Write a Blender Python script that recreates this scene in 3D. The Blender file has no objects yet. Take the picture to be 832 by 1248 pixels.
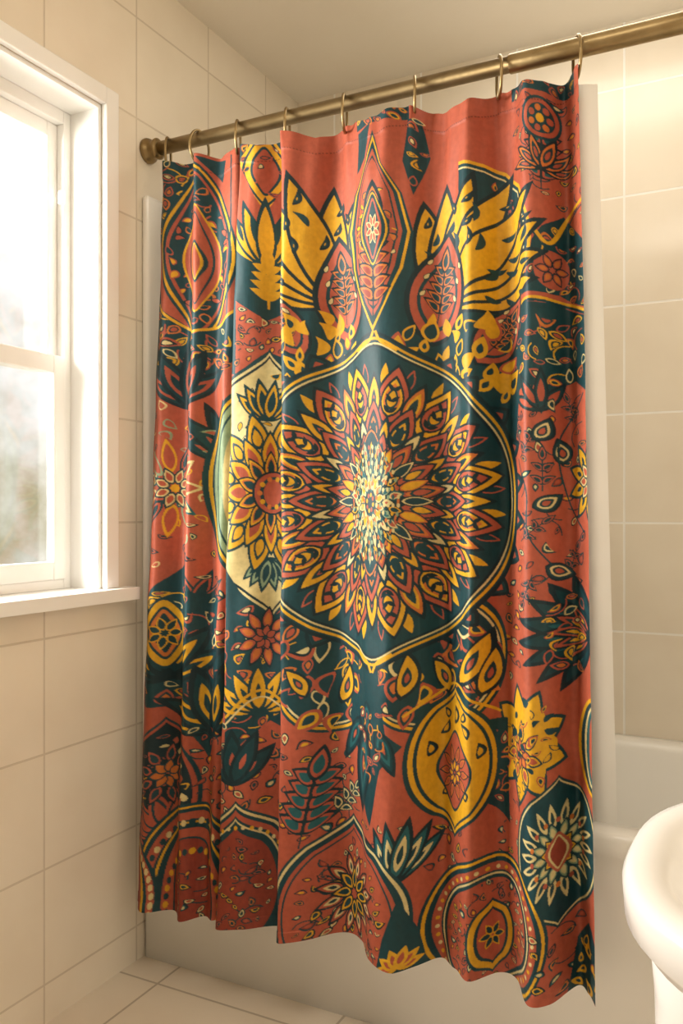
import bpy, bmesh, math
import numpy as np
from mathutils import Vector
sc = bpy.context.scene
try:
    sc.view_settings.view_transform = 'Standard'
except Exception:
    pass
rng = np.random.RandomState(7)

# ------------------------------------------------------------------ helpers
def srgb(r, g, b):
    def f(c):
        c /= 255.0
        return c/12.92 if c <= 0.04045 else ((c+0.055)/1.055)**2.4
    return (f(r), f(g), f(b))

def new_mat(name, col=(0.8, 0.8, 0.8), rough=0.5, metal=0.0, **kw):
    m = bpy.data.materials.new(name); m.use_nodes = True
    b = m.node_tree.nodes['Principled BSDF']
    b.inputs['Base Color'].default_value = (*col, 1)
    b.inputs['Roughness'].default_value = rough
    b.inputs['Metallic'].default_value = metal
    for k, v in kw.items():
        b.inputs[k.replace('_', ' ')].default_value = v
    return m

def add_noise(m, c1, c2, scale=5.0, bump=0.0, bscale=None):
    nt = m.node_tree; b = nt.nodes['Principled BSDF']
    tc = nt.nodes.new('ShaderNodeTexCoord')
    n = nt.nodes.new('ShaderNodeTexNoise'); n.inputs['Scale'].default_value = scale
    n.inputs['Detail'].default_value = 4
    nt.links.new(tc.outputs['Object'], n.inputs['Vector'])
    r = nt.nodes.new('ShaderNodeValToRGB')
    r.color_ramp.elements[0].color = (*c1, 1); r.color_ramp.elements[0].position = .35
    r.color_ramp.elements[1].color = (*c2, 1); r.color_ramp.elements[1].position = .65
    nt.links.new(n.outputs['Fac'], r.inputs['Fac'])
    nt.links.new(r.outputs['Color'], b.inputs['Base Color'])
    if bump > 0:
        n2 = nt.nodes.new('ShaderNodeTexNoise'); n2.inputs['Scale'].default_value = bscale or scale*4
        nt.links.new(tc.outputs['Object'], n2.inputs['Vector'])
        bp = nt.nodes.new('ShaderNodeBump'); bp.inputs['Strength'].default_value = bump
        bp.inputs['Distance'].default_value = .005
        nt.links.new(n2.outputs['Fac'], bp.inputs['Height'])
        nt.links.new(bp.outputs['Normal'], b.inputs['Normal'])
    return m

def tile_mat(name, ax, w, h, ox, oz, c1, c2, grout, rough=.18, mortar=.0035):
    m = new_mat(name, c1, rough)
    nt = m.node_tree; b = nt.nodes['Principled BSDF']
    g = nt.nodes.new('ShaderNodeNewGeometry')
    sp = nt.nodes.new('ShaderNodeSeparateXYZ'); nt.links.new(g.outputs['Position'], sp.inputs[0])
    a1 = nt.nodes.new('ShaderNodeMath'); a1.operation = 'ADD'; a1.inputs[1].default_value = -ox + 30*w
    a2 = nt.nodes.new('ShaderNodeMath'); a2.operation = 'ADD'; a2.inputs[1].default_value = -oz + 30*h
    nt.links.new(sp.outputs[ax[0]], a1.inputs[0]); nt.links.new(sp.outputs[ax[1]], a2.inputs[0])
    cb = nt.nodes.new('ShaderNodeCombineXYZ')
    nt.links.new(a1.outputs[0], cb.inputs[0]); nt.links.new(a2.outputs[0], cb.inputs[1])
    br = nt.nodes.new('ShaderNodeTexBrick'); br.offset = 0; br.squash = 1
    br.inputs['Scale'].default_value = 1
    br.inputs['Brick Width'].default_value = w; br.inputs['Row Height'].default_value = h
    br.inputs['Mortar Size'].default_value = mortar; br.inputs['Mortar Smooth'].default_value = .3
    br.inputs['Color1'].default_value = (*c1, 1); br.inputs['Color2'].default_value = (*c2, 1)
    br.inputs['Mortar'].default_value = (*grout, 1)
    nt.links.new(cb.outputs[0], br.inputs['Vector'])
    n = nt.nodes.new('ShaderNodeTexNoise'); n.inputs['Scale'].default_value = 4; n.inputs['Detail'].default_value = 5
    nt.links.new(g.outputs['Position'], n.inputs['Vector'])
    mx = nt.nodes.new('ShaderNodeMix'); mx.data_type = 'RGBA'; mx.blend_type = 'MULTIPLY'
    mx.inputs[0].default_value = .25
    rr = nt.nodes.new('ShaderNodeValToRGB')
    rr.color_ramp.elements[0].color = (.80, .75, .68, 1); rr.color_ramp.elements[0].position = .35
    rr.color_ramp.elements[1].color = (1, 1, 1, 1); rr.color_ramp.elements[1].position = .6
    nt.links.new(n.outputs['Fac'], rr.inputs[0])
    nt.links.new(br.outputs['Color'], mx.inputs[6]); nt.links.new(rr.outputs['Color'], mx.inputs[7])
    nt.links.new(mx.outputs[2], b.inputs['Base Color'])
    inv = nt.nodes.new('ShaderNodeMath'); inv.operation = 'SUBTRACT'; inv.inputs[0].default_value = 1
    nt.links.new(br.outputs['Fac'], inv.inputs[1])
    bp = nt.nodes.new('ShaderNodeBump'); bp.inputs['Strength'].default_value = .35; bp.inputs['Distance'].default_value = .002
    nt.links.new(inv.outputs[0], bp.inputs['Height']); nt.links.new(bp.outputs['Normal'], b.inputs['Normal'])
    return m

def obj_from_bm(name, bm, mat, parent=None, smooth=False):
    me = bpy.data.meshes.new(name); bm.to_mesh(me); bm.free()
    o = bpy.data.objects.new(name, me); sc.collection.objects.link(o)
    if mat: me.materials.append(mat)
    if smooth:
        for p in me.polygons: p.use_smooth = True
    if parent: o.parent = parent
    return o

def box(name, lo, hi, mat, parent=None, bevel=0):
    bm = bmesh.new()
    bmesh.ops.create_cube(bm, size=1)
    for v in bm.verts:
        v.co = Vector([(lo[i]+hi[i])/2 + v.co[i]*(hi[i]-lo[i]) for i in range(3)])
    if bevel:
        bmesh.ops.bevel(bm, geom=bm.edges[:], offset=bevel, segments=3, profile=.5, affect='EDGES')
    return obj_from_bm(name, bm, mat, parent, smooth=False)

def boxes(name, lst, mat, parent=None, bevel=0):
    bm = bmesh.new()
    for lo, hi in lst:
        r = bmesh.ops.create_cube(bm, size=1)
        vs = r['verts']
        for v in vs:
            v.co = Vector([(lo[i]+hi[i])/2 + v.co[i]*(hi[i]-lo[i]) for i in range(3)])
        if bevel:
            es = list({e for v in vs for e in v.link_edges})
            bmesh.ops.bevel(bm, geom=es, offset=bevel, segments=2, profile=.5, affect='EDGES')
    return obj_from_bm(name, bm, mat, parent)

def loft(name, rings, mat, parent=None, cap0=True, cap1=True, smooth=True):
    bm = bmesh.new(); R = []
    for r in rings: R.append([bm.verts.new(p) for p in r])
    n = len(rings[0])
    for a, b in zip(R[:-1], R[1:]):
        for i in range(n):
            bm.faces.new((a[i], a[(i+1) % n], b[(i+1) % n], b[i]))
    if cap0: bm.faces.new(R[0][::-1])
    if cap1: bm.faces.new(R[-1])
    bmesh.ops.recalc_face_normals(bm, faces=bm.faces[:])
    return obj_from_bm(name, bm, mat, parent, smooth)

def empty(name, loc=(0, 0, 0)):
    e = bpy.data.objects.new(name, None); sc.collection.objects.link(e); e.empty_display_size = .05
    return e

# ------------------------------------------------------------------ camera
CX, CY, CZ, F = 1.42, -1.71, 1.11, 1050.0
YAW = math.radians(27)
SI, CO = math.sin(YAW), math.cos(YAW)
cam = bpy.data.cameras.new('camera'); co = bpy.data.objects.new('camera', cam)
sc.collection.objects.link(co); sc.camera = co
co.location = (CX, CY, CZ); co.rotation_euler = (math.radians(90), 0, YAW)
cam.sensor_fit = 'VERTICAL'; cam.sensor_height = 24; cam.lens = 24*F/1248; cam.clip_start = .02

# measured photo position -> metres on the hanging plane of the cloth (used only for measuring the print layout)
K, ZT = .058, 1.97
def S(px, py):
    u = (np.asarray(px, float)-416)/F; dz = (625-np.asarray(py, float))/F
    dx = -SI+CO*u; dy = CO+SI*u
    t = (-CY - K*(ZT-CZ))/(dy-K*dz)
    return CX+t*dx, CZ+t*dz
def XP(px, z):
    u = (np.asarray(px, float)-416)/F
    y = -K*(ZT-z)
    return CX + (y-CY)/(CO+SI*u)*(-SI+CO*u)

# ------------------------------------------------------------------ cloth print (drawn flat, in cloth metres)
RES = .0008; X0, Z1 = -.03, 2.0
NW, NH = 1540, 2360
RED = srgb(166, 80, 56); RED2 = srgb(138, 56, 38); TEAL = srgb(8, 56, 62); TEAL2 = srgb(26, 88, 92)
YEL = srgb(208, 156, 26); CRM = srgb(206, 188, 130); PALE = srgb(132, 152, 118); ORG = srgb(192, 108, 44); DK = srgb(5, 38, 44)
img = np.empty((NH, NW, 3), np.float32); img[:] = RED
zz = Z1-(np.arange(NH)+.5)*RES; xx = X0+(np.arange(NW)+.5)*RES
fz = np.clip((ZT-zz)/1.8, 0, 1)
EBx = XP(298+(272-298)*fz, zz); ECx = XP(350+(347-350)*fz, zz)
CLL = xx[None, :] < EBx[:, None]; CLR = xx[None, :] > ECx[:, None]; CLM = ~(CLL | CLR)
CL = CLR
def inside(pts):
    X, Z = S(pts[:, 0], pts[:, 1])
    c = (X-X0)/RES; r = (Z1-Z)/RES
    r0 = max(0, int(r.min())); r1 = min(NH-1, int(r.max())+1)
    c0 = max(0, int(c.min())); c1 = min(NW-1, int(c.max())+1)
    if r1 <= r0 or c1 <= c0: return None
    cnt = np.zeros((r1-r0+1, c1-c0+2), np.int32)
    n = len(r)
    for i in range(n):
        ra, rb, ca, cb = r[i], r[(i+1) % n], c[i], c[(i+1) % n]
        if ra > rb: ra, rb, ca, cb = rb, ra, cb, ca
        a = max(r0, math.ceil(ra-.5)); b = min(r1, math.ceil(rb-.5)-1)
        if b < a: continue
        rows = np.arange(a, b+1)
        xi = ca+(rows+.5-ra)*(cb-ca)/(rb-ra)
        col = np.clip(np.ceil(xi-.5).astype(int)-c0, 0, c1-c0+1)
        np.add.at(cnt, (rows-r0, col), 1)
    m = (np.cumsum(cnt, axis=1) % 2).astype(bool)[:, :-1]
    return r0, c0, m
def fill(pts, col, clip=None):
    q = inside(np.asarray(pts, float))
    if q is None: return
    r0, c0, m = q; h, w = m.shape
    m = m & CL[r0:r0+h, c0:c0+w]
    if clip is not None: m &= clip[r0:r0+h, c0:c0+w]
    img[r0:r0+h, c0:c0+w][m] = col
def clipmask(pts):
    M = np.zeros((NH, NW), bool); q = inside(np.asarray(pts, float))
    if q: r0, c0, m = q; M[r0:r0+m.shape[0], c0:c0+m.shape[1]] = m
    return M
def TR(p, tr):
    if tr is None: return p
    cx, cy, sx, sy = tr
    return np.stack([cx+p[:, 0]*sx, cy+p[:, 1]*sy], 1)
TT = np.linspace(0, 1, 14)
def leafp(x, y, L, W, a, bend=0):
    w = W/2*np.sin(np.pi*TT**.8)**.85; o = bend*L*TT*(1-TT)*2
    s = TT*L
    ax = np.concatenate([s, s[::-1]]); ay = np.concatenate([o+w, (o-w)[::-1]])
    ca, sa = math.cos(a), math.sin(a)
    return np.stack([x+ax*ca-ay*sa, y+ax*sa+ay*ca], 1)
def leaf(x, y, L, W, a, cols, bend=0, tr=None, clip=None, st=.24):
    for i, c in enumerate(cols):
        k = 1-i*st
        if k < .12: break
        off = (1-k)*L*.42
        b = bend*k
        ca, sa = math.cos(a), math.sin(a)
        oo = bend*L*.18*(1-k)*2
        fill(TR(leafp(x+off*ca-oo*sa, y+off*sa+oo*ca, L*k, W*(k if i == 0 else k*.95), a, b), tr), c, clip)
def ell(cx, cy, rx, ry, n=56):
    t = np.linspace(0, 2*np.pi, n, endpoint=False)
    return np.stack([cx+rx*np.cos(t), cy+ry*np.sin(t)], 1)
def ogp(cx, cy, rx, ry, m=.55, n=60):
    t = np.linspace(-1, 1, n)
    if m >= .45:
        w = rx*((1-m)*np.sqrt(np.clip(1-t*t, 0, 1))+m*(.5+.5*np.cos(np.pi*t)))
    else:
        c_ = np.sqrt(np.clip(1-(t/.88)**2, 0, 1)); tip = .56*((1-np.abs(t))/.27)**1.35
        w = rx*np.where(np.abs(t) < .73, c_, tip)
    w[0] = w[-1] = 0
    return np.concatenate([np.stack([cx+w, cy+ry*t], 1), np.stack([cx-w[::-1], cy+ry*t[::-1]], 1)])
def layers(fn, cx, cy, rx, ry, ls, **k):
    for d, c in ls: fill(fn(cx, cy, rx-d, ry-d*1.15, **k), c)
def stroke(pts, w, col, smooth=True, clip=None, sub=9):
    p = np.asarray(pts, float)
    if smooth and len(p) > 2:
        P = np.vstack([2*p[0]-p[1], p, 2*p[-1]-p[-2]]); out = []
        for i in range(1, len(P)-2):
            for t in np.linspace(0, 1, sub)[:-1]:
                out.append(.5*(2*P[i]+(P[i+1]-P[i-1])*t+(2*P[i-1]-5*P[i]+4*P[i+1]-P[i+2])*t*t+(-P[i-1]+3*P[i]-3*P[i+1]+P[i+2])*t**3))
        out.append(p[-1]); p = np.array(out)
    d = np.gradient(p, axis=0); d /= np.linalg.norm(d, axis=1)[:, None]+1e-9
    n = np.stack([-d[:, 1], d[:, 0]], 1)*w/2
    fill(np.vstack([p+n, (p-n)[::-1]]), col, clip)
def rosette(cx, cy, sx, sy, specs, clip=None, st=.24):
    for (n, r0, L, W, cols, ph) in specs:
        for i in range(n):
            a = 2*math.pi*(i+ph)/n
            cc = cols[i % len(cols)] if isinstance(cols[0], list) else cols
            leaf(r0*math.cos(a), r0*math.sin(a), L, W, a, cc, tr=(cx, cy, sx, sy), clip=clip, st=st)
def dots(cx, cy, sx, sy, r, n, size, cols, ph=0):
    for i in range(n):
        a = 2*math.pi*(i+ph)/n
        fill(ell(cx+sx*r*math.cos(a), cy+sy*r*math.sin(a), size*sx, size*sy, 10), cols[i % len(cols)])
def fan(x, y, a0, a1, n, L, W, cols, mid=1.0, bend=0, st=.24):
    for j in sorted(range(n), key=lambda j: -abs(j-(n-1)/2)):
        f = j/(n-1) if n > 1 else .5
        a = math.radians(a0+(a1-a0)*f)
        l = L*(1-(1-1/mid)*abs(2*f-1))
        leaf(x, y, l, W, a, cols, bend=bend*(2*f-1), st=st)
def pip(p, q):
    x, y = q; c = False; n = len(p)
    for i in range(n):
        x1, y1 = p[i]; x2, y2 = p[(i+1) % n]
        if (y1 > y) != (y2 > y) and x < (x2-x1)*(y-y1)/(y2-y1)+x1: c = not c
    return c
def scatter(poly, n, mind, Ls, pal, seed, wr=.5, ctr=None, clipit=False, vines=True):
    r = np.random.RandomState(seed); poly = [tuple(q) for q in np.asarray(poly, float)]
    P = np.array(poly); lo = P.min(0); hi = P.max(0); done = []
    cm = clipmask(P)
    dark = pal in (onR, onRs)
    if vines:
        for _ in range(int(n*.45)):
            q = lo+(hi-lo)*r.rand(2)
            if not pip(poly, q): continue
            a = r.rand()*6.28; L = mind*(1.0+r.rand()); s = r.choice([-1, 1]); pts = [q]
            for k in range(4):
                a += s*.55; q = q+np.array([math.cos(a), math.sin(a)])*L/3.2; pts.append(q)
            stroke(pts, 1.3, TEAL if dark else (RED if r.rand() < .6 else YEL), True, cm, 4)
    for _ in range(n*14):
        if len(done) >= n*1.25: break
        q = lo+(hi-lo)*r.rand(2)
        if not pip(poly, q): continue
        if any((q[0]-d[0])**2+(q[1]-d[1])**2 < (mind*.92)**2 for d in done): continue
        done.append(q)
        L = Ls[0]+(Ls[1]-Ls[0])*r.rand()
        a = r.rand()*2*math.pi if ctr is None else math.atan2(q[1]-ctr[1], q[0]-ctr[0])+r.randn()*.35
        c = pal[r.randint(len(pal))]
        x0_, y0_ = q[0]-L/2*math.cos(a), q[1]-L/2*math.sin(a)
        leaf(x0_, y0_, L, L*wr*(.8+.5*r.rand()), a, c, bend=r.randn()*.35, clip=cm if clipit else None, st=.27)
def sprig(x, y, a, L, cols, n=4, lw=1.4, stem=None, ll=.36):
    stem = TEAL if stem is None else stem
    a = math.radians(a); ca, sa = math.cos(a), math.sin(a)
    stroke([(x, y), (x+ca*L*.9, y+sa*L*.9)], lw, stem, False)
    for i in range(n):
        f = .15+.65*i/n
        for s in (-1, 1):
            leaf(x+ca*L*f, y+sa*L*f, L*ll*(1-.3*f), L*ll*.46, a+s*.85, cols, bend=-.3*s)
    leaf(x+ca*L*.72, y+sa*L*.72, L*.4, L*.17, a, cols)

onT = [[RED, YEL, TEAL], [YEL, TEAL, RED], [RED, TEAL, ORG], [YEL, TEAL, YEL], [RED, DK, CRM], [RED, TEAL], [ORG, TEAL, RED], [CRM, TEAL]]
onTy = [[YEL], [YEL, TEAL], [YEL, YEL, TEAL], [RED, YEL], [YEL, YEL, TEAL]]
onTr = [[RED, TEAL, RED], [RED, YEL, TEAL], [RED, TEAL, CRM], [ORG, TEAL]]
onR = [[DK, RED, YEL], [TEAL, CRM, TEAL], [TEAL, ORG, TEAL], [DK, RED, TEAL], [DK, YEL, TEAL], [DK, CRM, RED], [TEAL, RED2, RED], [DK, TEAL2, CRM]]
onRs = [[TEAL, RED, TEAL], [TEAL, CRM], [TEAL2, RED], [TEAL, YEL, RED]]
def mir(x): return 2*463-x

# ---------- right (front) panel
CL = CLR
scatter([(622, 130), (712, 122), (712, 265), (665, 245), (632, 205)], 30, 13, (8, 15), onR, 3)
sprig(664, 238, -90, 84, [DK, RED, TEAL2], 4)
fan(664, 215, -165, -15, 6, 50, 13, [DK, ORG, TEAL, RED], 1.2)
layers(ell, 662, 152, 20, 26, [(0, TEAL), (3, RED), (7, TEAL)]); dots(662, 152, 1, 1.4, 9, 7, 3, [RED, ORG]); dots(662, 152, 1, 1.4, 0, 1, 4, [YEL])
for d, c in [(0, YEL), (4, TEAL), (8, CRM), (10, TEAL)]:
    fill([(588, 200+d), (612-d*.3, 206+d), (636-d*.6, 230+d*.6), (655-d, 285), (652-d, 330), (628-d*.6, 365-d*.6), (600, 392-d), (560, 380), (560, 200+d)], c)
layers(ogp, 612, 292, 22, 62, [(0, RED), (3, TEAL), (7, RED), (12, DK), (15, ORG)])
scatter([(598, 220), (622, 245), (640, 290), (620, 350), (598, 370)], 26, 12, (10, 17), onTr, 5, ctr=(600, 300))
fill([(655, 300), (664, 282), (684, 262), (716, 300), (716, 378), (680, 360), (640, 364), (650, 335)], TEAL)
scatter([(655, 300), (684, 265), (712, 300), (712, 370), (655, 355)], 16, 14, (9, 15), onT, 8)
fill(ell(674, 332, 17, 23), RED); rosette(674, 332, 1, 1.3, [(6, 2, 14, 8, [DK, RED, ORG], 0)])
stroke([(655, 285), (672, 300), (690, 262), (716, 246)], 4, YEL); stroke([(655, 290), (672, 306), (692, 268), (716, 252)], 2, TEAL)
fill([(600, 398), (640, 376), (680, 372), (716, 388), (716, 478), (700, 465), (684, 470), (664, 508), (654, 474), (634, 478), (626, 446), (604, 430)], TEAL)
stroke([(596, 404), (625, 382), (655, 371), (690, 372), (718, 385)], 6, TEAL); stroke([(596, 402), (625, 380), (655, 369), (690, 370), (718, 383)], 3.2, YEL)
scatter([(615, 400), (650, 386), (712, 390), (712, 455), (664, 480), (640, 455)], 24, 13, (11, 20), onT, 9)
fan(664, 505, -150, -60, 4, 60, 14, [DK, TEAL, RED], 1.3)
scatter([(632, 500), (712, 480), (712, 740), (640, 730), (628, 700), (640, 610)], 34, 17, (10, 18), onR, 10)
for (x, y, a, L) in [(640, 560, -60, 46), (665, 600, -90, 50), (700, 520, -110, 42), (640, 660, -40, 44), (690, 700, -70, 40), (628, 500, 80, 40), (655, 700, 110, 44)]:
    sprig(x, y, a, L, [TEAL, RED, TEAL], 2, 1.2)
for (x, y, a) in [(655, 620, -30), (684, 568, -100), (668, 690, 20), (656, 540, -60)]:
    leaf(x, y, 34, 22, math.radians(a), [DK, TEAL, CRM, TEAL, RED], bend=.2, st=.18)
stroke([(632, 560), (648, 600), (650, 650), (675, 690)], 1.8, TEAL); stroke([(712, 480), (680, 540), (690, 610), (712, 650)], 1.8, TEAL)
rosette(722, 588, 1, 1.7, [(10, 6, 27, 13, [TEAL, YEL, YEL, TEAL], .5), (8, 3, 15, 9, [TEAL, CRM, RED], 0)])
fan(722, 775, 120, 250, 8, 92, 26, [DK, TEAL, TEAL, TEAL2, YEL], 1.15)
fan(722, 775, 140, 230, 5, 60, 16, [DK, RED, TEAL, YEL], 1.15)
scatter([(668, 740), (712, 720), (712, 820), (672, 810)], 13, 15, (12, 20), onT, 12)
scatter([(612, 700), (645, 740), (640, 800), (612, 840)], 14, 14, (10, 16), onR, 13)
th = np.linspace(0, 2*np.pi, 90, endpoint=False)
def lobed(cx, cy, rx, ry, k, am): return np.stack([cx+rx*(1+am*np.cos(k*th))*np.cos(th), cy+ry*(1+am*np.cos(k*th))*np.sin(th)], 1)
rosette(642, 905, 1, 1.5, [(9, 8, 42, 27, [TEAL], .4)]); rosette(642, 905, 1, 1.5, [(9, 8, 38, 23, [YEL], .4)])
fill(lobed(644, 905, 33, 48, 7, .1), YEL)
rosette(640, 915, 1, 1.5, [(7, 9, 19, 10, [TEAL, YEL, RED], .3), (7, 2, 12, 8, [DK, RED, ORG], 0)])
scatter(lobed(646, 905, 36, 54, 7, .1), 22, 12, (9, 16), [[TEAL], [TEAL, YEL], [RED, YEL, TEAL]], 15, vines=False)
layers(ell, 728, 908, 26, 60, [(0, YEL), (4, TEAL), (9, CRM), (12, TEAL2), (17, RED)])
scatter([(612, 985), (640, 965), (625, 1075), (600, 1050)], 10, 14, (9, 14), onR, 16)
layers(ogp, 682, 1036, 52, 92, [(0, TEAL), (3, CRM), (5, TEAL), (9, TEAL)], m=.2)
rosette(682, 1036, 1, 1.45, [(18, 20, 22, 7, [CRM, CRM, TEAL], 0), (12, 10, 17, 9, [TEAL, PALE, CRM], .5), (8, 3, 14, 9, [DK, YEL, RED], 0)])
layers(ogp, 682, 1036, 12, 24, [(0, RED), (3, CRM), (5, RED2)])
dots(682, 1036, 1, 1.5, 26, 14, 2.2, [RED, ORG], .5)
scatter([(352, 895), (420, 895), (430, 990), (500, 1000), (560, 1010), (600, 1060), (540, 1070), (352, 1010)], 62, 15, (9, 18), onR, 17)
fan(492, 1068, -125, -50, 6, 82, 17, [DK, TEAL2, CRM, TEAL], 1.2)
sprig(372, 1030, -80, 110, [DK, RED, TEAL2], 5); sprig(398, 1000, -50, 60, [TEAL, CRM, TEAL], 3)
layers(ogp, 424, 1112, 84, 116, [(0, TEAL), (3, CRM), (6, TEAL), (12, RED), (16, TEAL), (18, RED)], m=.2)
scatter(ogp(424, 1112, 58, 84, m=.2), 70, 11, (8, 15), onR, 18, ctr=(425, 1100))
rosette(425, 1096, 1, 1.25, [(12, 14, 28, 12, [DK, RED, CRM, TEAL], .5), (8, 4, 24, 12, [DK, YEL, TEAL], 0)])
layers(ell, 592, 1138, 82, 94, [(0, TEAL), (3, YEL), (6, TEAL), (11, RED), (20, TEAL), (22, CRM), (24, TEAL), (28, RED)])
dots(592, 1138, 1, 1.14, 66, 44, 2.2, [CRM, YEL])
scatter(ell(592, 1138, 50, 60), 60, 10, (8, 14), onR, 19, ctr=(592, 1138))
layers(ogp, 596, 1146, 25, 46, [(0, TEAL), (3, YEL), (9, TEAL), (12, RED)], m=.2); rosette(596, 1146, 1, 1.4, [(6, 1, 11, 6, [YEL, TEAL], 0)])
fill([(468, 1190), (480, 1130), (496, 1085), (512, 1130), (520, 1190)], TEAL)
fan(495, 1168, -170, -10, 6, 26, 11, [YEL, YEL, RED], 1.2)
scatter([(655, 1130), (712, 1120), (732, 1215), (665, 1200)], 16, 15, (12, 18), onR, 20)
fill([(690, 1215), (700, 1150), (716, 1128), (740, 1160), (740, 1215)], TEAL); scatter([(696, 1210), (704, 1150), (735, 1160), (735, 1210)], 8, 12, (12, 20), onTy, 21)

# teal backing above and below the big medallion
fill([(345, 352), (372, 330), (400, 300), (432, 290), (463, 250), (500, 290), (530, 285), (566, 300), (600, 355), (612, 420), (636, 470), (626, 540), (463, 620), (345, 520)], TEAL)
fill(ell(402, 800, 66, 96), TEAL); fill(ell(532, 798, 80, 98), TEAL)
def cutfan(x, y, a0, a1, n, L, W, mid, seed):
    fan(x, y, a0, a1, n, L, W, [DK, YEL, YEL, YEL], mid, st=.13)
    r = np.random.RandomState(seed)
    for j in range(n):
        f = j/(n-1); a = math.radians(a0+(a1-a0)*f); l = L*(1-(1-1/mid)*abs(2*f-1))
        for rr_ in (.42, .58, .74):
            aa = a+r.randn()*.05
            leaf(x+math.cos(aa)*l*rr_, y+math.sin(aa)*l*rr_, l*.13, 7, aa+r.choice([-.5, .5]), [DK, TEAL, YEL] if r.rand() < .4 else [TEAL], bend=.3, st=.4)
cutfan(404, 372, -165, -62, 8, 172, 42, 1.45, 1)
cutfan(536, 372, -100, -12, 8, 196, 44, 1.5, 2)
for (x, y, a, L, W) in [(376, 440, -118, 96, 44), (582, 448, -58, 104, 48), (424, 424, -97, 140, 68), (522, 422, -80, 144, 72)]:
    leaf(x, y, L, W, math.radians(a), [DK, RED, RED, TEAL, RED, RED], st=.10)
    ar = math.radians(a)
    sprig(x+math.cos(ar)*L*.2, y+math.sin(ar)*L*.2, a, L*.6, [DK, ORG, TEAL], 5, 1.2, ll=.3)
    for s in (-1, 1):
        for q_ in (.4, .55, .68):
            leaf(x+math.cos(ar)*L*q_-s*math.sin(ar)*W*.30, y+math.sin(ar)*L*q_+s*math.cos(ar)*W*.30, 11, 5, ar-s*.4, [DK, CRM])
for d, c in [(0, TEAL), (3, YEL), (6, TEAL), (11, RED), (15, TEAL), (17, RED)]:
    P = np.array([(463, 168+d*2), (474-d*.4, 208), (494-d*.8, 240), (505-d, 285), (498-d, 330), (480-d*.7, 375), (463, 416-d*2.2)])
    Q = P[::-1].copy(); Q[:, 0] = mir(Q[:, 0]); fill(np.vstack([P, Q]), c)
scatter([(450, 240), (476, 240), (490, 290), (478, 350), (448, 350), (436, 290)], 26, 10, (8, 13), [[TEAL, ORG], [TEAL, YEL], [TEAL, CRM]], 22)
sprig(463, 395, -90, 150, [DK, ORG, RED2], 7, 1.5, ll=.2)
layers(ogp, 463, 286, 19, 46, [(0, TEAL), (2, YEL), (4, TEAL), (8, RED), (11, TEAL)])
rosette(463, 286, .8, 1.6, [(8, 2, 10, 5, [CRM, RED], .5)])
scatter([(352, 400), (400, 385), (440, 415), (430, 445), (385, 470), (352, 500)], 22, 15, (16, 30), onTy, 23, ctr=(400, 560), vines=False)
scatter([(490, 400), (520, 385), (600, 390), (630, 470), (600, 500), (560, 465), (490, 430)], 26, 16, (16, 32), onTy, 24, ctr=(530, 600), vines=False)
for sgn, (cx, rx) in ((-1, (402, 66)), (1, (532, 80))):
    layers(ell, cx, 800, rx, 96, [(0, TEAL), (3, YEL), (6, TEAL), (8, CRM), (10, TEAL)])
scatter(ell(400, 810, 50, 76), 22, 18, (18, 34), onT, 25, ctr=(430, 700))
scatter(ell(534, 808, 64, 78), 28, 18, (18, 36), onT, 26, ctr=(500, 700))
for (x, y, a, L, W) in [(556, 838, -60, 84, 30), (586, 850, -78, 66, 24), (540, 850, -110, 50, 20), (378, 850, -120, 44, 18), (408, 862, -75, 56, 22), (498, 850, -85, 60, 20)]:
    leaf(x, y, L, W, math.radians(a), [DK, YEL, YEL, TEAL, RED], st=.2, bend=.15)
fill([(440, 838), (458, 806), (478, 838), (484, 888), (500, 905), (478, 930), (462, 1000), (446, 965), (428, 900), (420, 872)], TEAL)
for (x, y, a, L, W) in [(452, 880, 95, 112, 34), (440, 872, 115, 64, 20), (472, 880, 70, 64, 20), (456, 850, 90, 44, 16)]:
    leaf(x, y, L, W, math.radians(a), [DK, TEAL, TEAL2, TEAL, RED], st=.2)
scatter([(440, 860), (480, 860), (475, 930), (455, 950), (440, 900)], 14, 12, (9, 15), onTr, 27)
fill([(560, 880), (612, 880), (616, 1010), (598, 990), (570, 960)], TEAL); scatter([(585, 900), (612, 890), (612, 990), (590, 970)], 8, 13, (12, 18), onTr, 28)
layers(ogp, 552, 930, 52, 94, [(0, TEAL), (4, YEL), (8, TEAL), (11, YEL)], m=.2)
for (x, y, a, L) in [(530, 900, -60, 22), (574, 900, -120, 22), (520, 925, -90, 20), (584, 925, -90, 20), (552, 885, -90, 24), (532, 975, -60, 16), (572, 975, -120, 16), (540, 880, -110, 14), (564, 880, -70, 14)]:
    leaf(x, y, L, 9, math.radians(a), [DK, TEAL, YEL], bend=.3)
layers(ogp, 552, 942, 27, 50, [(0, TEAL), (3, RED)]); rosette(552, 944, 1, 1.5, [(10, 8, 16, 7, [DK, ORG, RED], 0), (8, 1, 11, 7, [TEAL, RED, YEL], 0)])
stroke([(500, 870), (524, 852), (552, 835), (578, 852), (604, 872)], 3, YEL)

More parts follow.
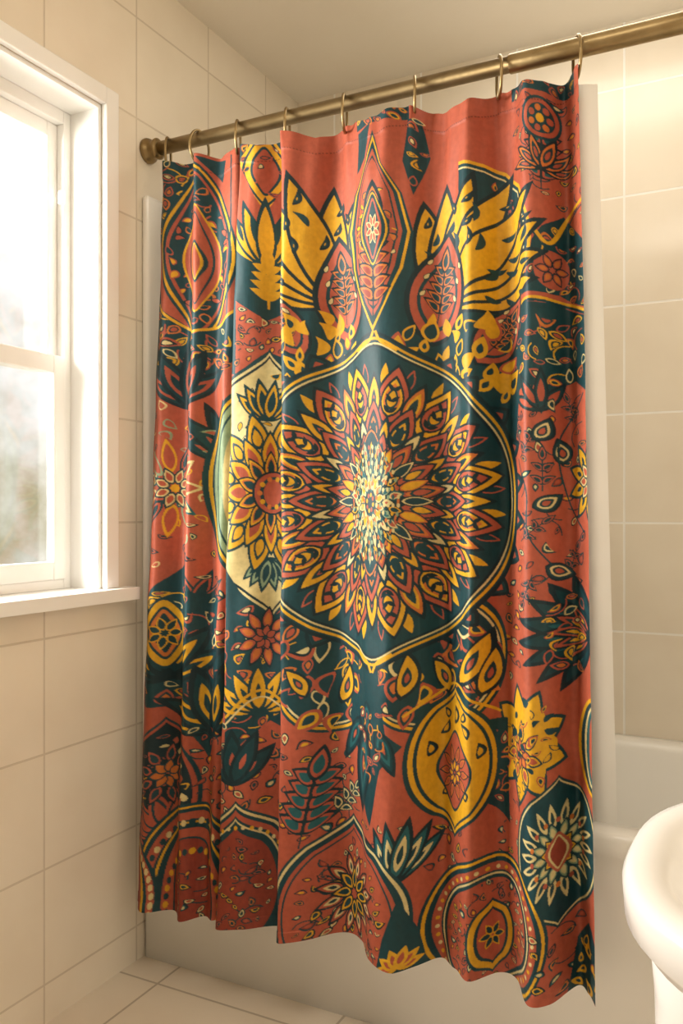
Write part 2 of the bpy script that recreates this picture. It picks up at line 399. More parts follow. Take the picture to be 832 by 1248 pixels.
# ---------- big medallion
MX, MY = 465, 612
def medring(d):
    t = np.linspace(0, 2*np.pi, 180, endpoint=False)
    tipw = np.exp(-(np.abs(np.abs(np.sin(t))-1)/.016))
    r = 1+.085*tipw
    return np.stack([MX+(158-d)*np.cos(t), MY+(178-d)*np.sin(t)*r], 1)
for i in range(26):
    a = 2*math.pi*(i+.5)/26
    if abs(math.sin(a)) < .9: leaf(146*math.cos(a), 166*math.sin(a), 36, 28, a, [DK, TEAL, RED, TEAL], tr=(MX, MY, 1, 1))
for d, c in [(-9, DK), (-5, TEAL), (-3, YEL), (0, TEAL), (3, CRM), (5, DK), (8, TEAL)]:
    fill(medring(d), c)
sx, sy = 1.47, 1.68
rosette(MX, MY, sx, sy, [(32, 82, 17, 6, [[YEL], [RED, TEAL]], .5)])
T_ = (MX, MY, sx, sy)
for i in range(16):
    a = 2*math.pi*(i+.5)/16
    ca_, sa_ = math.cos(a), math.sin(a)
    yl = i % 2
    leaf(54*ca_, 54*sa_, 46, 25, a, [DK, YEL if yl else RED, YEL if yl else RED, DK, RED if yl else YEL, RED if yl else ORG, TEAL, YEL], tr=T_, st=.105)
    for s in (-1, 1):
        for q_ in (64, 72, 80):
            leaf(q_*ca_, q_*sa_, 7, 3, a+s*.75, [DK], tr=T_)
rosette(MX, MY, sx, sy, [(16, 56, 37, 13, [[DK, YEL, YEL, TEAL, RED], [DK, ORG, YEL, TEAL]], 0)], st=.2)
for i in range(16):
    a = 2*math.pi*i/16
    ca_, sa_ = math.cos(a), math.sin(a)
    leaf(32*ca_, 32*sa_, 42, 18, a, [DK, RED, RED, DK, TEAL, YEL if i % 2 else ORG, TEAL], tr=T_, st=.11)
    for s in (-1, 1):
        for q_ in (44, 52): leaf(q_*ca_, q_*sa_, 6, 2.6, a+s*.7, [TEAL], tr=T_)
rosette(MX, MY, sx, sy, [
    (16, 36, 26, 9, [[DK, TEAL, YEL], [DK, TEAL, CRM]], .5),
    (16, 20, 31, 12, [[DK, RED, RED, TEAL, YEL], [DK, RED, ORG, TEAL, RED]], .5),
    (16, 20, 22, 8, [[DK, CRM, TEAL], [DK, ORG, YEL]], 0),
], st=.16)
layers(ogp, MX-3, MY+2, 35, 90, [(0, DK), (2, ORG), (4, TEAL)], m=.5)
rosette(MX-3, MY+2, .92, 1.9, [(22, 24, 17, 6, [[DK, YEL, TEAL], [TEAL2, CRM, RED]], .5), (20, 16, 16, 6, [[DK, CRM, CRM, RED], [DK, PALE, TEAL2]], 0), (16, 7, 15, 7, [[TEAL2, CRM, ORG], [TEAL, CRM, YEL]], .5)])
for r, n, s, cs in [(35, 40, 1.5, [CRM, PALE, RED]), (30, 36, 1.5, [CRM, YEL, TEAL2]), (25, 32, 1.5, [CRM, PALE, ORG]), (20, 26, 1.5, [CRM, CRM, TEAL2]), (15, 20, 1.6, [PALE, YEL, CRM]), (10, 14, 1.6, [CRM, ORG, CRM]), (5, 8, 1.5, [YEL, RED])]:
    dots(MX-3, MY+2, .92, 1.9, r, n, s, cs, .3)
for sg in (-1, 1):
    y0 = MY+sg*194
    stroke([(MX-26, y0-sg*13), (MX-8, y0-sg*3), (MX-1, y0+sg*10)], 3, YEL); stroke([(MX+26, y0-sg*13), (MX+8, y0-sg*3), (MX+1, y0+sg*10)], 3, YEL)
for (a, b, t1, t2, bb1, bb2) in [(438, 502, 145, 128, 165, 150), (622, 700, 90, 82, 124, 116)]:
    fill([(a, t1-20), (b, t2-20), (b, bb2), (a, bb1)], TEAL)
    scatter([(a+3, t1-5), (b-3, t2-5), (b-3, bb2-3), (a+3, bb1-3)], 16, 11, (9, 15), onT, 30)
fill([(500, 150), (512, 148), (520, 190), (505, 240), (494, 200)], TEAL); scatter([(500, 150), (512, 148), (516, 190), (505, 230)], 6, 12, (9, 14), onT, 31)
fill([(440, 168), (460, 160), (452, 200), (436, 215)], TEAL)

# ---------- middle panel
CL = CLM
fill([(290, 150), (360, 150), (360, 460), (290, 460)], TEAL)
layers(ogp, 326, 212, 28, 46, [(0, YEL), (4, TEAL), (7, YEL), (14, TEAL), (17, RED)])
scatter([(300, 178), (350, 178), (350, 240), (300, 240)], 10, 12, (9, 14), onTr, 40)
fill([(298, 205), (326, 262), (352, 205), (352, 280), (340, 300), (326, 318), (312, 300), (298, 284)], RED)
fan(326, 330, -135, -45, 7, 88, 18, [TEAL, YEL, YEL], 1.15)
for x in (306, 318, 334, 345): leaf(x, 300, 36, 5, math.radians(-90+(x-326)*.9), [TEAL])
sprig(327, 378, -90, 66, [YEL, YEL], 4, 2, YEL, .3)
fill([(298, 372), (326, 392), (352, 372), (352, 440), (326, 430), (298, 462)], RED)
scatter([(300, 378), (326, 396), (350, 378), (350, 435), (326, 428), (300, 450)], 24, 9, (8, 13), onR, 41)
layers(ogp, 328, 592, 80, 166, [(0, TEAL), (4, CRM), (7, DK), (10, CRM), (13, CRM)], m=.2)
scatter([(300, 480), (326, 450), (350, 470), (350, 530), (300, 540)], 14, 11, (8, 14), [[TEAL, CRM], [YEL, TEAL], [TEAL, YEL]], 47, vines=False)
fan(326, 515, -130, -50, 6, 56, 14, [TEAL, YEL, TEAL], 1.3); fan(326, 680, 50, 130, 6, 46, 12, [TEAL, PALE, TEAL], 1.3)
rosette(328, 602, 1, 1.75, [(12, 24, 34, 19, [TEAL, YEL, YEL, TEAL, YEL], .5), (12, 14, 30, 15, [TEAL, YEL, YEL, RED], 0), (10, 8, 22, 11, [DK, YEL, ORG, TEAL], .5)], st=.16)
layers(ell, 330, 602, 17, 27, [(0, DK), (2, RED), (6, TEAL), (9, RED)]); dots(330, 602, 1, 1.6, 11, 10, 2, [YEL, ORG])
fill([(285, 690), (300, 720), (328, 754), (352, 735), (352, 900), (326, 880), (285, 920)], TEAL)
scatter([(278, 740), (352, 745), (352, 880), (280, 900)], 22, 14, (12, 20), onT, 42)
rosette(322, 778, 1, 1.5, [(9, 6, 20, 10, [DK, RED, ORG], 0), (7, 1, 10, 7, [DK, RED], .5)])
fan(316, 870, -160, -20, 7, 64, 17, [TEAL, YEL, YEL, TEAL, RED], 1.1)
stroke([(285, 872), (318, 842), (352, 872)], 3, YEL); stroke([(285, 880), (318, 850), (352, 880)], 2, CRM)
scatter([(280, 900), (350, 890), (350, 990), (276, 985)], 30, 13, (9, 16), onR, 43)
fan(292, 955, -110, -50, 4, 74, 22, [DK, TEAL, TEAL, RED], 1.2)
layers(ogp, 296, 1080, 64, 108, [(0, TEAL), (3, CRM), (6, TEAL), (10, RED), (16, TEAL), (19, CRM), (21, TEAL), (28, RED2)], m=.2)
dots(296, 1080, 1, 1.5, 50, 44, 1.8, [CRM, YEL])
scatter(ogp(296, 1080, 34, 66), 34, 9, (7, 13), onR, 44)
fill([(325, 1120), (352, 1090), (352, 1140), (325, 1140)], TEAL)

# ---------- left panel
CL = CLL
fill([(196, 190), (244, 190), (246, 222), (226, 262), (196, 300)], TEAL); scatter([(198, 200), (240, 200), (225, 255), (200, 290)], 16, 12, (9, 16), onT, 50)
fill([(246, 196), (275, 196), (268, 222)], TEAL)
layers(ogp, 244, 312, 46, 110, [(0, TEAL), (3, YEL), (6, TEAL), (10, RED), (13, TEAL)], m=.45)
scatter(ogp(244, 312, 34, 92), 46, 10, (8, 14), [[RED, TEAL], [ORG, TEAL], [RED, YEL], [DK, RED]], 51)
layers(ogp, 244, 318, 23, 66, [(0, YEL), (2, RED), (8, TEAL), (10, RED)])
layers(ogp, 244, 322, 10, 26, [(0, TEAL), (3, YEL), (5, RED)])
stroke([(283, 190), (281, 300), (276, 420)], 2, TEAL)
fill([(192, 350), (204, 380), (240, 412), (286, 380), (284, 440), (262, 470), (240, 462), (226, 500), (208, 470), (190, 480)], TEAL)
scatter([(196, 380), (238, 415), (280, 400), (276, 450), (200, 465)], 28, 12, (10, 20), onT, 52)
fan(226, 500, -130, -50, 5, 84, 20, [DK, TEAL, RED, TEAL], 1.2)
for a, b in (((194, 372), (240, 408)), ((240, 408), (290, 376))): stroke([a, ((a[0]+b[0])/2, (a[1]+b[1])/2+5), b], 3, YEL)
fan(276, 570, -140, -60, 6, 86, 19, [DK, TEAL, TEAL, RED], 1.2)
CP = [[CRM, RED], [TEAL2, CRM, RED], [PALE, RED], [YEL, RED], [TEAL, RED, TEAL]]
scatter([(186, 490), (250, 500), (262, 560), (250, 660), (230, 700), (186, 690)], 26, 16, (10, 15), CP, 53, vines=False)
rosette(212, 596, 1, 1.6, [(11, 12, 26, 10, CP, 0), (8, 3, 14, 8, [[TEAL, CRM, RED]], .5)])
fill(ell(212, 596, 3, 5), YEL)
layers(ogp, 330, 592, 82, 158, [(0, TEAL), (4, YEL), (7, TEAL), (9, PALE), (14, TEAL), (16, PALE), (24, CRM)], m=.2)
fan(240, 740, -100, -20, 4, 50, 12, [TEAL, RED, TEAL], 1.2)
fill([(176, 740), (196, 715), (236, 672), (232, 720), (268, 730), (262, 790), (290, 760), (290, 850), (262, 880), (250, 930), (234, 880), (210, 862), (176, 860)], TEAL)
scatter([(180, 740), (225, 700), (285, 790), (285, 840), (250, 880), (180, 850)], 34, 13, (11, 20), onT, 54)
fan(206, 830, -150, -30, 6, 96, 26, [DK, TEAL, YEL, TEAL, RED], 1.2); fan(256, 900, -140, -40, 6, 96, 22, [DK, TEAL, YEL, TEAL, ORG], 1.2)
layers(ogp, 203, 772, 24, 44, [(0, TEAL), (3, YEL), (10, TEAL), (13, ORG), (17, TEAL)]); rosette(203, 772, 1, 1.6, [(7, 2, 11, 6, [YEL, TEAL], 0)])
scatter([(240, 620), (286, 760), (270, 800), (236, 700)], 10, 13, (9, 14), onR, 55)
layers(ogp, 202, 962, 42, 88, [(0, TEAL), (3, RED), (6, DK)], m=.2)
scatter(ogp(202, 962, 32, 72), 30, 10, (7, 12), [[CRM], [RED], [RED, TEAL], [YEL, DK]], 56, vines=False)
fan(202, 1018, -160, -20, 8, 62, 14, [RED, TEAL, RED], 1.25)
rosette(202, 945, 1, 1.6, [(9, 8, 17, 9, [DK, RED, TEAL], 0), (7, 1, 11, 7, [TEAL, ORG], .5)])
scatter([(236, 890), (276, 890), (272, 985), (240, 970)], 14, 12, (9, 14), onR, 57)
layers(ell, 232, 1105, 62, 128, [(0, TEAL), (3, YEL), (5, TEAL), (9, RED), (17, TEAL), (19, YEL), (21, TEAL), (26, RED), (35, TEAL), (37, RED2)])
for r, n, cs in ((50, 60, [TEAL, CRM]), (33, 44, [YEL, TEAL])): dots(232, 1105, 1, 2.1, r, n, 2, cs)
scatter(ell(232, 1105, 22, 60), 18, 9, (8, 12), onR, 58)
layers(ell, 165, 1090, 30, 75, [(0, TEAL), (3, RED), (8, TEAL), (11, YEL), (14, RED2)])
dots(165, 1090, 1, 2.5, 25, 36, 1.8, [CRM])

# ------------------------------------------------------------------ curtain mesh
CP_ = [  # (position top, position bottom, fold offset) measured along the rod
 (200, 165, .004), (213, 184, -.018), (230, 206, .014), (248, 227, -.018), (265, 244, .012), (283, 259, -.004), (298, 271, .014),
 (313, 286, .028), (306, 280, .012), (298, 272, -.006), (303, 277, -.024), (320, 300, -.016), (338, 324, .010), (356, 350, .022),
 (367, 363, .029), (358, 355, .012), (350, 347, -.008), (357, 355, -.028), (378, 382, -.010), (402, 410, .022), (428, 434, .006), (452, 458, -.026),
 (480, 486, -.036), (506, 510, -.006), (528, 532, .026), (552, 556, .004), (574, 580, -.016), (598, 606, .026), (616, 626, .020), (640, 654, -.032), (660, 676, -.022), (682, 700, .020), (696, 716, .006), (708, 730, -.018)]
TURN_B, TURN_C = 7, 14
cp = np.array(CP_); npnt = len(cp)
par = []
for i in range(npnt-1):
    n = max(10, int(abs(cp[i+1, 0]-cp[i, 0])*1.75))
    par += list(i+np.arange(n)/n)
par.append(npnt-1-1e-6); par = np.array(par); NC = len(par)
def cr(vals, par):
    P = np.concatenate([[2*vals[0]-vals[1]], vals, [2*vals[-1]-vals[-2]]])
    i = np.clip(np.floor(par).astype(int), 0, len(vals)-2); t = par-i
    a, b, c, d = P[i], P[i+1], P[i+2], P[i+3]
    return .5*(2*b+(c-a)*t+(2*a-5*b+4*c-d)*t*t+(-a+3*b-3*c+d)*t**3)
pt = cr(cp[:, 0], par); pb = cr(cp[:, 1], par); yo = cr(cp[:, 2], par)
yo = np.where(yo < 0, yo*1.3, yo*1.15)
NR = 1380
rings_px = np.array([205, 243, 290, 350, 420, 505, 608, 703.])
ztop = np.full(NC, 1.967)
for i, p in enumerate(pt):
    d = np.min(np.abs(rings_px-p)); ztop[i] = 1.972-.018*min(1, d/35.)**1.3
zbot = np.interp(pb, [165, 215, 272, 347, 440, 490, 560, 640, 730], [.182, .173, .190, .200, .220, .204, .212, .208, .228])
f = np.linspace(0, 1, NR)[:, None]
Z = ztop[None, :]*(1-f)+zbot[None, :]*f
P = pt[None, :]*(1-f)+pb[None, :]*f
P = P + 4.0*np.sin(f*5.0+P*.021)*np.clip((P-380)/60, 0, 1)*np.clip((700-P)/60, 0, 1)
X = XP(P, Z)
amp = .88+.42*f+.14*np.sin(f*6.2+P*.02)
Y = -K*(ZT-Z)+yo[None, :]*amp
# gathers pinched at each hook, fading down
for rp_ in rings_px:
    Y += -.010*np.exp(-((P-rp_)/(5+26*f))**2)*np.exp(-f*7)
Y += .0030*np.sin(P*.27+3*np.sin(f*7))*np.exp(-f*8)
Y += .0018*np.sin(P*.11+f*23+2*np.sin(P*.03+f*5))+.0010*np.sin(P*.19-f*31+1.3)
Y += .0011*np.sin(P*.05+f*61+3*np.sin(P*.045))
Y += -.0022/(1+np.exp((f-.0235)/.0006))      # double-thickness heading band
Y += -.0012*(f > .988)
Y = np.minimum(Y, -.034*np.clip((.62-Z)/.1, 0, 1)+1.0*np.clip((Z-.5)/.12, 0, 1))   # cloth rests outside the tub
EB = XP(298+(272-298)*np.clip((ZT-Z)/1.8, 0, 1), Z); EC = XP(350-3*np.clip((ZT-Z)/1.8, 0, 1), Z)
XL = X.copy()
e = .0016
a = par[None, :] <= TURN_B; b = (par[None, :] > TURN_B) & (par[None, :] <= TURN_C); c = par[None, :] > TURN_C
a, b, c = [np.broadcast_to(q, X.shape) for q in (a, b, c)]
XL = np.where(a, np.minimum(XL, EB-e), XL); XL = np.where(b, np.clip(XL, EB+e, EC-e), XL); XL = np.where(c, np.maximum(XL, EC+e), XL)
cc = np.clip((XL-X0)/RES-.5, 0, NW-2); rr = np.clip((Z1-Z)/RES-.5, 0, NH-2)
c0 = cc.astype(int); r0 = rr.astype(int); fc = (cc-c0)[..., None]; fr = (rr-r0)[..., None]
col = (img[r0, c0]*(1-fc)+img[r0, c0+1]*fc)*(1-fr)+(img[r0+1, c0]*(1-fc)+img[r0+1, c0+1]*fc)*fr
band = ((f > .0215) & (f < .0228)) * (np.sin(P*2.2) > -.3)
col = col*(1-.5*band[..., None])
me = bpy.data.meshes.new('shower_curtain')
nv = NR*NC
me.vertices.add(nv)
me.vertices.foreach_set('co', np.stack([X, Y, Z], -1).astype(np.float32).ravel())
idx = np.arange(nv).reshape(NR, NC)
q = np.stack([idx[:-1, :-1], idx[1:, :-1], idx[1:, 1:], idx[:-1, 1:]], -1).reshape(-1, 4)
me.loops.add(q.size); me.polygons.add(len(q))
me.loops.foreach_set('vertex_index', q.ravel().astype(np.int32))
me.polygons.foreach_set('loop_start', (np.arange(len(q))*4).astype(np.int32))
try: me.polygons.foreach_set('loop_total', np.full(len(q), 4, np.int32))
except Exception: pass
me.update(calc_edges=True)
me.polygons.foreach_set('use_smooth', np.ones(len(q), bool))
at = me.color_attributes.new('print', 'FLOAT_COLOR', 'POINT')
at.data.foreach_set('color', np.concatenate([col, np.ones((NR, NC, 1))], -1).astype(np.float32).ravel())
curtain = bpy.data.objects.new('shower_curtain', me); sc.collection.objects.link(curtain)
m = new_mat('printed_cotton', RED, .58); nt = m.node_tree; bs = nt.nodes['Principled BSDF']
ca = nt.nodes.new('ShaderNodeAttribute'); ca.attribute_name = 'print'
tc = nt.nodes.new('ShaderNodeTexCoord'); dn = nt.nodes.new('ShaderNodeTexNoise'); dn.inputs['Scale'].default_value = 90; dn.inputs['Detail'].default_value = 5
nt.links.new(tc.outputs['Object'], dn.inputs['Vector'])
dr = nt.nodes.new('ShaderNodeValToRGB'); dr.color_ramp.elements[0].position = .3; dr.color_ramp.elements[0].color = (.82, .82, .82, 1); dr.color_ramp.elements[1].position = .65; dr.color_ramp.elements[1].color = (1.0, 1.0, 1.0, 1)
nt.links.new(dn.outputs['Fac'], dr.inputs[0])
dm = nt.nodes.new('ShaderNodeMix'); dm.data_type = 'RGBA'; dm.blend_type = 'MULTIPLY'; dm.inputs[0].default_value = 1
nt.links.new(ca.outputs['Color'], dm.inputs[6]); nt.links.new(dr.outputs[0], dm.inputs[7]); nt.links.new(dm.outputs[2], bs.inputs['Base Color'])
bs.inputs['Specular IOR Level'].default_value = .35
nn = nt.nodes.new('ShaderNodeTexNoise')
mp = nt.nodes.new('ShaderNodeMapping'); mp.inputs['Scale'].default_value = (18, 18, 5)
nn.inputs['Scale'].default_value = 1.5; nn.inputs['Detail'].default_value = 6; nn.inputs['Distortion'].default_value = .8
nt.links.new(tc.outputs['Object'], mp.inputs[0]); nt.links.new(mp.outputs[0], nn.inputs['Vector'])
bp = nt.nodes.new('ShaderNodeBump'); bp.inputs['Strength'].default_value = .28; bp.inputs['Distance'].default_value = .006
nt.links.new(nn.outputs['Fac'], bp.inputs['Height']); nt.links.new(bp.outputs['Normal'], bs.inputs['Normal'])
me.materials.append(m)

# ------------------------------------------------------------------ liner
liner_m = new_mat('white_vinyl', srgb(246, 243, 236), .35); add_noise(liner_m, srgb(244, 241, 234), srgb(249, 247, 241), 6)
bm = bmesh.new(); G = []
for j in range(60):
    fz_ = j/59; z = 1.965-fz_*1.54; row = []
    for i in range(160):
        s = i/159
        x = .14+(1.094-.14)*s+fz_*.030*s
        y = .050+.060*fz_+.008*math.sin(s*70)*(1-.3*fz_)
        row.append(bm.verts.new((x, y, z)))
    G.append(row)
for j in range(59):
    for i in range(159): bm.faces.new((G[j][i], G[j+1][i], G[j+1][i+1], G[j][i+1]))
obj_from_bm('shower_liner', bm, liner_m, smooth=True)

# ------------------------------------------------------------------ rod + rings
brass = new_mat('antique_brass', srgb(150, 126, 84), .36, 1.0); add_noise(brass, srgb(138, 118, 82), srgb(166, 145, 106), 14, .06, 60)
XR = 1.76
RZ = 2.017
rod = empty('curtain_rod')
def circ_x(x, r, n=40, cy=0, cz=RZ): return [(x, cy+r*math.cos(2*math.pi*i/n), cz+r*math.sin(2*math.pi*i/n)) for i in range(n)]
loft('rod_tube', [circ_x(.01, .0165), circ_x(.93, .0165), circ_x(.931, .0185), circ_x(.9325, .0192), circ_x(XR-.01, .0192)], brass, rod)
for nm, x0, s in (('flange_left', 0, 1), ('flange_right', XR, -1)):
    loft(nm, [circ_x(x0+s*d, r) for d, r in ((0.0005, .030), (.006, .031), (.012, .029), (.016, .023), (.024, .021), (.032, .025), (.036, .026), (.040, .021), (.042, .017))], brass, rod)
rings = empty('curtain_ring_set')
for k, p in enumerate(rings_px):
    xr = float(XP(p, 1.975)); tilt = [0.45, -.2, .4, .35, .3, .4, .45, .45][k]
    rr_ = .0165 if xr < .93 else .0192
    zc = RZ+rr_+.0036-.041
    bm = bmesh.new(); RR = []; n = 44
    for i in range(n):
        t = 2*math.pi*i/n
        yy = .031*math.cos(t); z_ = zc+.041*math.sin(t)
        tx = Vector((0, -.031*math.sin(t), .041*math.cos(t))).normalized(); nx = Vector((1, 0, 0)); by = tx.cross(nx)
        ring = []
        for j in range(10):
            b_ = 2*math.pi*j/10
            v = Vector((0, yy, z_))+(nx*math.cos(b_)+by*math.sin(b_))*.0033
            v = Vector((xr+v.x*math.cos(tilt)-v.y*math.sin(tilt), v.x*math.sin(tilt)+v.y*math.cos(tilt), v.z))
            ring.append(bm.verts.new(v))
        RR.append(ring)
    for i in range(n):
        for j in range(10):
            bm.faces.new((RR[i][j], RR[(i+1) % n][j], RR[(i+1) % n][(j+1) % 10], RR[i][(j+1) % 10]))
    bmesh.ops.recalc_face_normals(bm, faces=bm.faces[:])
    obj_from_bm('ring_%d' % (k+1), bm, brass, rings, True)

# ------------------------------------------------------------------ room
HC = 2.46; YB = .76; YF = -2.6
c1 = srgb(243, 233, 216); c2 = srgb(240, 230, 212); gr = srgb(218, 206, 187)
left_m = tile_mat('cream_tile_left', (1, 2), .30, .25, -.34, .085, c1, c2, gr, .18, .0028)
back_m = tile_mat('cream_tile_back', (0, 2), .30, .30, 1.036, 1.98, c1, c2, srgb(254, 251, 244))
floor_m = tile_mat('floor_tile', (0, 1), .45, .45, .114, -.10, srgb(236, 224, 206), srgb(232, 220, 202), srgb(190, 176, 156), .3)
paint = new_mat('ceiling_paint', srgb(244, 235, 220), .8); add_noise(paint, srgb(243, 234, 218), srgb(246, 238, 223), 3, .1, 120)
white = new_mat('white_gloss_trim', srgb(247, 246, 242), .3); add_noise(white, srgb(245, 244, 240), srgb(249, 248, 245), 4)
acr = new_mat('white_acrylic', srgb(247, 244, 238), .14); add_noise(acr, srgb(246, 243, 236), srgb(249, 247, 242), 3)
porc = new_mat('porcelain', srgb(228, 225, 219), .2); add_noise(porc, srgb(227, 223, 217), srgb(231, 228, 223), 3)
# left wall with opening
oy0, oy1, oz0, oz1 = -1.27, -.165, .93, 2.065
boxes('wall_left', [((-.14, YF, 0), (0, YB, oz0-.004)), ((-.14, YF, oz1), (0, YB, HC)), ((-.14, YF, oz0-.004), (0, oy0, oz1)), ((-.14, oy1, oz0-.004), (0, YB, oz1))], left_m)
box('wall_back', (0, YB, 0), (XR, YB+.1, HC), back_m)
right_m = tile_mat('cream_tile_right', (1, 2), .30, .30, -.04, 1.98, c1, c2, srgb(244, 238, 224))
box('wall_right', (XR, YF, 0), (XR+.1, YB, HC), right_m)
box('wall_front', (0, YF-.1, 0), (XR, YF, HC), paint)
box('floor', (-.14, YF, -.1), (XR, YB, 0), floor_m)
box('ceiling', (-.14, YF, HC), (XR, YB, HC+.1), paint)

# window
w = empty('window_1')
boxes('casing', [((.0005, oy1, oz0-.0), (.018, oy1+.042, oz1+.04)), ((.0005, oy0-.042, oz0), (.018, oy0, oz1+.04)), ((.0005, oy0, oz1), (.018, oy1, oz1+.04))], white, w, .003)
boxes('sill', [((-.139, oy0+.001, oz0-.003), (.001, oy1-.001, oz0)), ((.0005, oy0-.06, oz0-.030), (.045, oy1+.085, oz0))], white, w, .0012)
boxes('jamb_liner', [((-.135, oy1-.010, oz0), (0, oy1-.0005, oz1-.0005)), ((-.135, oy0+.0005, oz0), (0, oy0+.010, oz1-.0005)), ((-.135, oy0+.01, oz1-.010), (0, oy1-.01, oz1-.0005))], white, w)
a0, a1 = oy0+.010, oy1-.010
boxes('outer_frame', [((-.135, a1-.022, oz0), (-.085, a1, oz1-.01)), ((-.135, a0, oz0), (-.085, a0+.022, oz1-.01)), ((-.135, a0+.022, oz1-.04), (-.085, a1-.022, oz1-.01)), ((-.135, a0+.022, oz0), (-.085, a1-.022, oz0+.022))], white, w, .002)
b0, b1 = a0+.022, a1-.022
zm = 1.455
boxes('upper_sash', [((-.128, b1-.032, zm-.02), (-.106, b1, oz1-.04)), ((-.128, b0, zm-.02), (-.106, b0+.032, oz1-.04)), ((-.128, b0+.032, oz1-.075), (-.106, b1-.032, oz1-.04)), ((-.128, b0+.032, zm-.02), (-.106, b1-.032, zm+.025))], white, w, .003)
boxes('lower_sash', [((-.104, b1-.036, oz0+.022), (-.080, b1, zm+.02)), ((-.104, b0, oz0+.022), (-.080, b0+.036, zm+.02)), ((-.104, b0+.036, zm-.022), (-.080, b1-.036, zm+.02)), ((-.104, b0+.036, oz0+.022), (-.080, b1-.036, oz0+.065))], white, w, .003)
gm = bpy.data.materials.new('window_glass'); gm.use_nodes = True; nt = gm.node_tree; nt.nodes.clear()
o_ = nt.nodes.new('ShaderNodeOutputMaterial'); mx = nt.nodes.new('ShaderNodeMixShader'); tr = nt.nodes.new('ShaderNodeBsdfTransparent'); gl = nt.nodes.new('ShaderNodeBsdfGlossy')
gl.inputs['Roughness'].default_value = .02; mx.inputs[0].default_value = .05
nt.links.new(tr.outputs[0], mx.inputs[1]); nt.links.new(gl.outputs[0], mx.inputs[2]); nt.links.new(mx.outputs[0], o_.inputs[0])
box('glass_upper', (-.119, b0+.03, zm+.02), (-.116, b1-.03, oz1-.07), gm, w)
box('glass_lower', (-.094, b0+.034, oz0+.06), (-.091, b1-.034, zm-.02), gm, w)
box('sash_lock', (-.084, b1-.02, 1.83), (-.072, b1-.010, 1.86), white, w, .002)

def rrect(x0, x1, y0, y1, z, r, n=8):
    pts = []
    for (cx, cy, a) in ((x1-r, y1-r, 0), (x0+r, y1-r, 90), (x0+r, y0+r, 180), (x1-r, y0+r, 270)):
        for i in range(n+1):
            t = math.radians(a+90*i/n); pts.append((cx+r*math.cos(t), cy+r*math.sin(t), z))
    return pts
# tub
TY = -.028; TH = .50; e = .0015
rings_t = [rrect(e, XR-e, TY+.012, YB-e, 0.0, .012), rrect(e, XR-e, TY+.012, YB-e, TH-.055, .012), rrect(e, XR-e, TY, YB-e, TH-.045, .012), rrect(e, XR-e, TY, YB-e, TH-.012, .012),
           rrect(e+.004, XR-e-.004, TY+.004, YB-e-.004, TH-.003, .012), rrect(e+.012, XR-e-.012, TY+.012, YB-e-.012, TH, .012),
           rrect(.075, XR-.075, .030, YB-.07, TH, .10), rrect(.085, XR-.085, .040, YB-.08, TH-.006, .10), rrect(.092, XR-.092, .047, YB-.087, TH-.02, .10),
           rrect(.16, XR-.14, .105, YB-.14, .14, .12), rrect(.20, XR-.18, .14, YB-.18, .10, .10)]
loft('bathtub', rings_t, acr)
pn = box('surround_panel', (.0005, TY+.004, TH+.001), (.022, YB-.001, 1.90), acr, None, .010)

# sink (pedestal wash basin against the right wall)
sk = empty('pedestal_sink')
def dring(cx, cy, ax, by, z, n=64, p=2.4, back=None):
    r = []
    for i in range(n):
        t = 2*math.pi*i/n; c_, s_ = math.cos(t), math.sin(t)
        x = cx+ax*math.copysign(abs(c_)**(2/p), c_); y = cy+by*math.copysign(abs(s_)**(2/p), s_)
        if back is not None and c_ > 0: x = cx+(back-cx)*abs(c_)**.35
        r.append((x, y, z))
    return r
sxx, syy, rz = 1.500, -.69, .738
bk = XR-.002
rs = [dring(sxx-.045, syy+.03, .165, .16, .645, back=bk-.10), dring(sxx-.03, syy+.01, .180, .19, .656, back=bk-.04), dring(sxx-.01, syy, .205, .235, .672, back=bk), dring(sxx, syy, .222, .252, .685, back=bk),
      dring(sxx, syy, .232, .262, .696, back=bk), dring(sxx, syy, .234, .264, .726, back=bk), dring(sxx, syy, .229, .259, .736, back=bk), dring(sxx, syy, .220, .250, rz, back=bk-.004),
      dring(sxx-.02, syy, .178, .215, rz-.002), dring(sxx-.02, syy, .166, .203, rz-.012), dring(sxx-.02, syy, .14, .175, rz-.05), dring(sxx-.02, syy, .09, .11, rz-.075), dring(sxx-.02, syy, .03, .03, rz-.085)]
loft('basin', rs, porc, sk)
px_, py_ = sxx-.068, syy+.08
loft('pedestal', [dring(px_, py_, .165, .16, 0.0), dring(px_, py_, .165, .16, .03), dring(px_, py_, .148, .14, .10), dring(px_, py_, .142, .13, .35), dring(px_, py_, .146, .135, .55), dring(px_, py_, .155, .145, .655)], porc, sk)
chrome = new_mat('chrome', (.8, .8, .8), .1, 1.0)
def cyl(name, pts, r, mat, parent):
    cu = bpy.data.curves.new(name, 'CURVE'); cu.dimensions = '3D'; cu.bevel_depth = r; cu.bevel_resolution = 5; cu.use_fill_caps = True
    s = cu.splines.new('POLY'); s.points.add(len(pts)-1)
    for i, p_ in enumerate(pts): s.points[i].co = (*p_, 1)
    o = bpy.data.objects.new(name, cu); sc.collection.objects.link(o); cu.materials.append(mat); o.parent = parent
    return o
cyl('faucet_spout', [(1.70, syy, rz-.005), (1.70, syy, .86), (1.685, syy, .885), (1.65, syy, .89), (1.60, syy, .87)], .011, chrome, sk)
cyl('faucet_handle', [(1.71, syy-.08, rz-.005), (1.71, syy-.08, .80)], .014, chrome, sk)
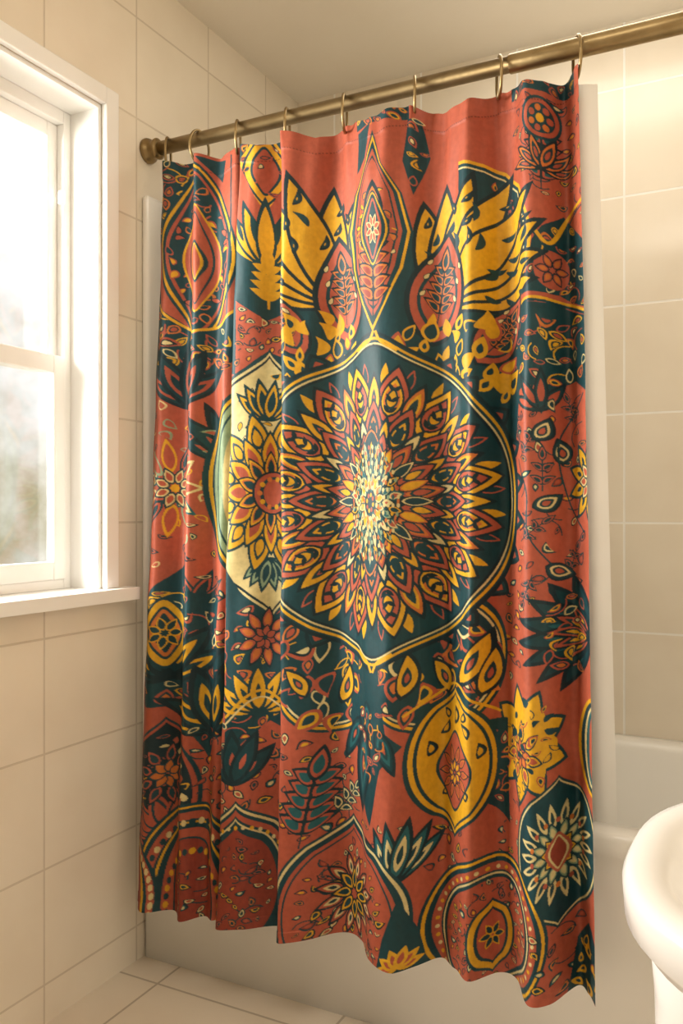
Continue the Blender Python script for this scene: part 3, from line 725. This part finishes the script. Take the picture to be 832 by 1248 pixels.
cyl('faucet_handle_cold', [(1.71, syy+.08, rz-.005), (1.71, syy+.08, .80)], .014, chrome, sk)

# ------------------------------------------------------------------ lights
wd = bpy.data.worlds.new('daylight'); sc.world = wd; wd.use_nodes = True; nt = wd.node_tree
bg = nt.nodes['Background']; bg.inputs['Strength'].default_value = 1.2
tc = nt.nodes.new('ShaderNodeTexCoord'); sp = nt.nodes.new('ShaderNodeSeparateXYZ'); nt.links.new(tc.outputs['Generated'], sp.inputs[0])
nz = nt.nodes.new('ShaderNodeTexNoise'); nz.inputs['Scale'].default_value = 18; nz.inputs['Detail'].default_value = 8
nt.links.new(tc.outputs['Generated'], nz.inputs['Vector'])
ad = nt.nodes.new('ShaderNodeMath'); ad.operation = 'MULTIPLY_ADD'; ad.inputs[1].default_value = .7
nt.links.new(nz.outputs['Fac'], ad.inputs[0]); nt.links.new(sp.outputs[2], ad.inputs[2])
rp = nt.nodes.new('ShaderNodeValToRGB'); rp.color_ramp.elements[0].position = .24; rp.color_ramp.elements[0].color = (*srgb(172, 165, 134), 1)
rp.color_ramp.elements[1].position = .60; rp.color_ramp.elements[1].color = (1, .99, .96, 1)
nt.links.new(ad.outputs[0], rp.inputs[0]); nt.links.new(rp.outputs[0], bg.inputs['Color'])

def area(name, loc, tgt, sx_, sy_, pw, col):
    l = bpy.data.lights.new(name, 'AREA'); l.shape = 'RECTANGLE'; l.size = sx_; l.size_y = sy_; l.energy = pw; l.color = col
    o = bpy.data.objects.new(name, l); sc.collection.objects.link(o); o.location = loc
    o.rotation_euler = (Vector(tgt)-Vector(loc)).to_track_quat('-Z', 'Y').to_euler(); return o
area('window_daylight', (-.75, -1.0, 1.75), (.9, -.25, 1.2), .8, .9, 98, (1, .955, .89))
area('ceiling_fill', (1.05, -1.2, 2.43), (1.05, -1.1, 0), .6, .6, 6.5, (1, .92, .80))  # unseen interior fill light, added below the ceiling
area('alcove_fill', (1.0, .30, 2.445), (1.0, .34, 0), .6, .35, 3.6, (1, .94, .84))  # fill light added above the tub to brighten the back wall
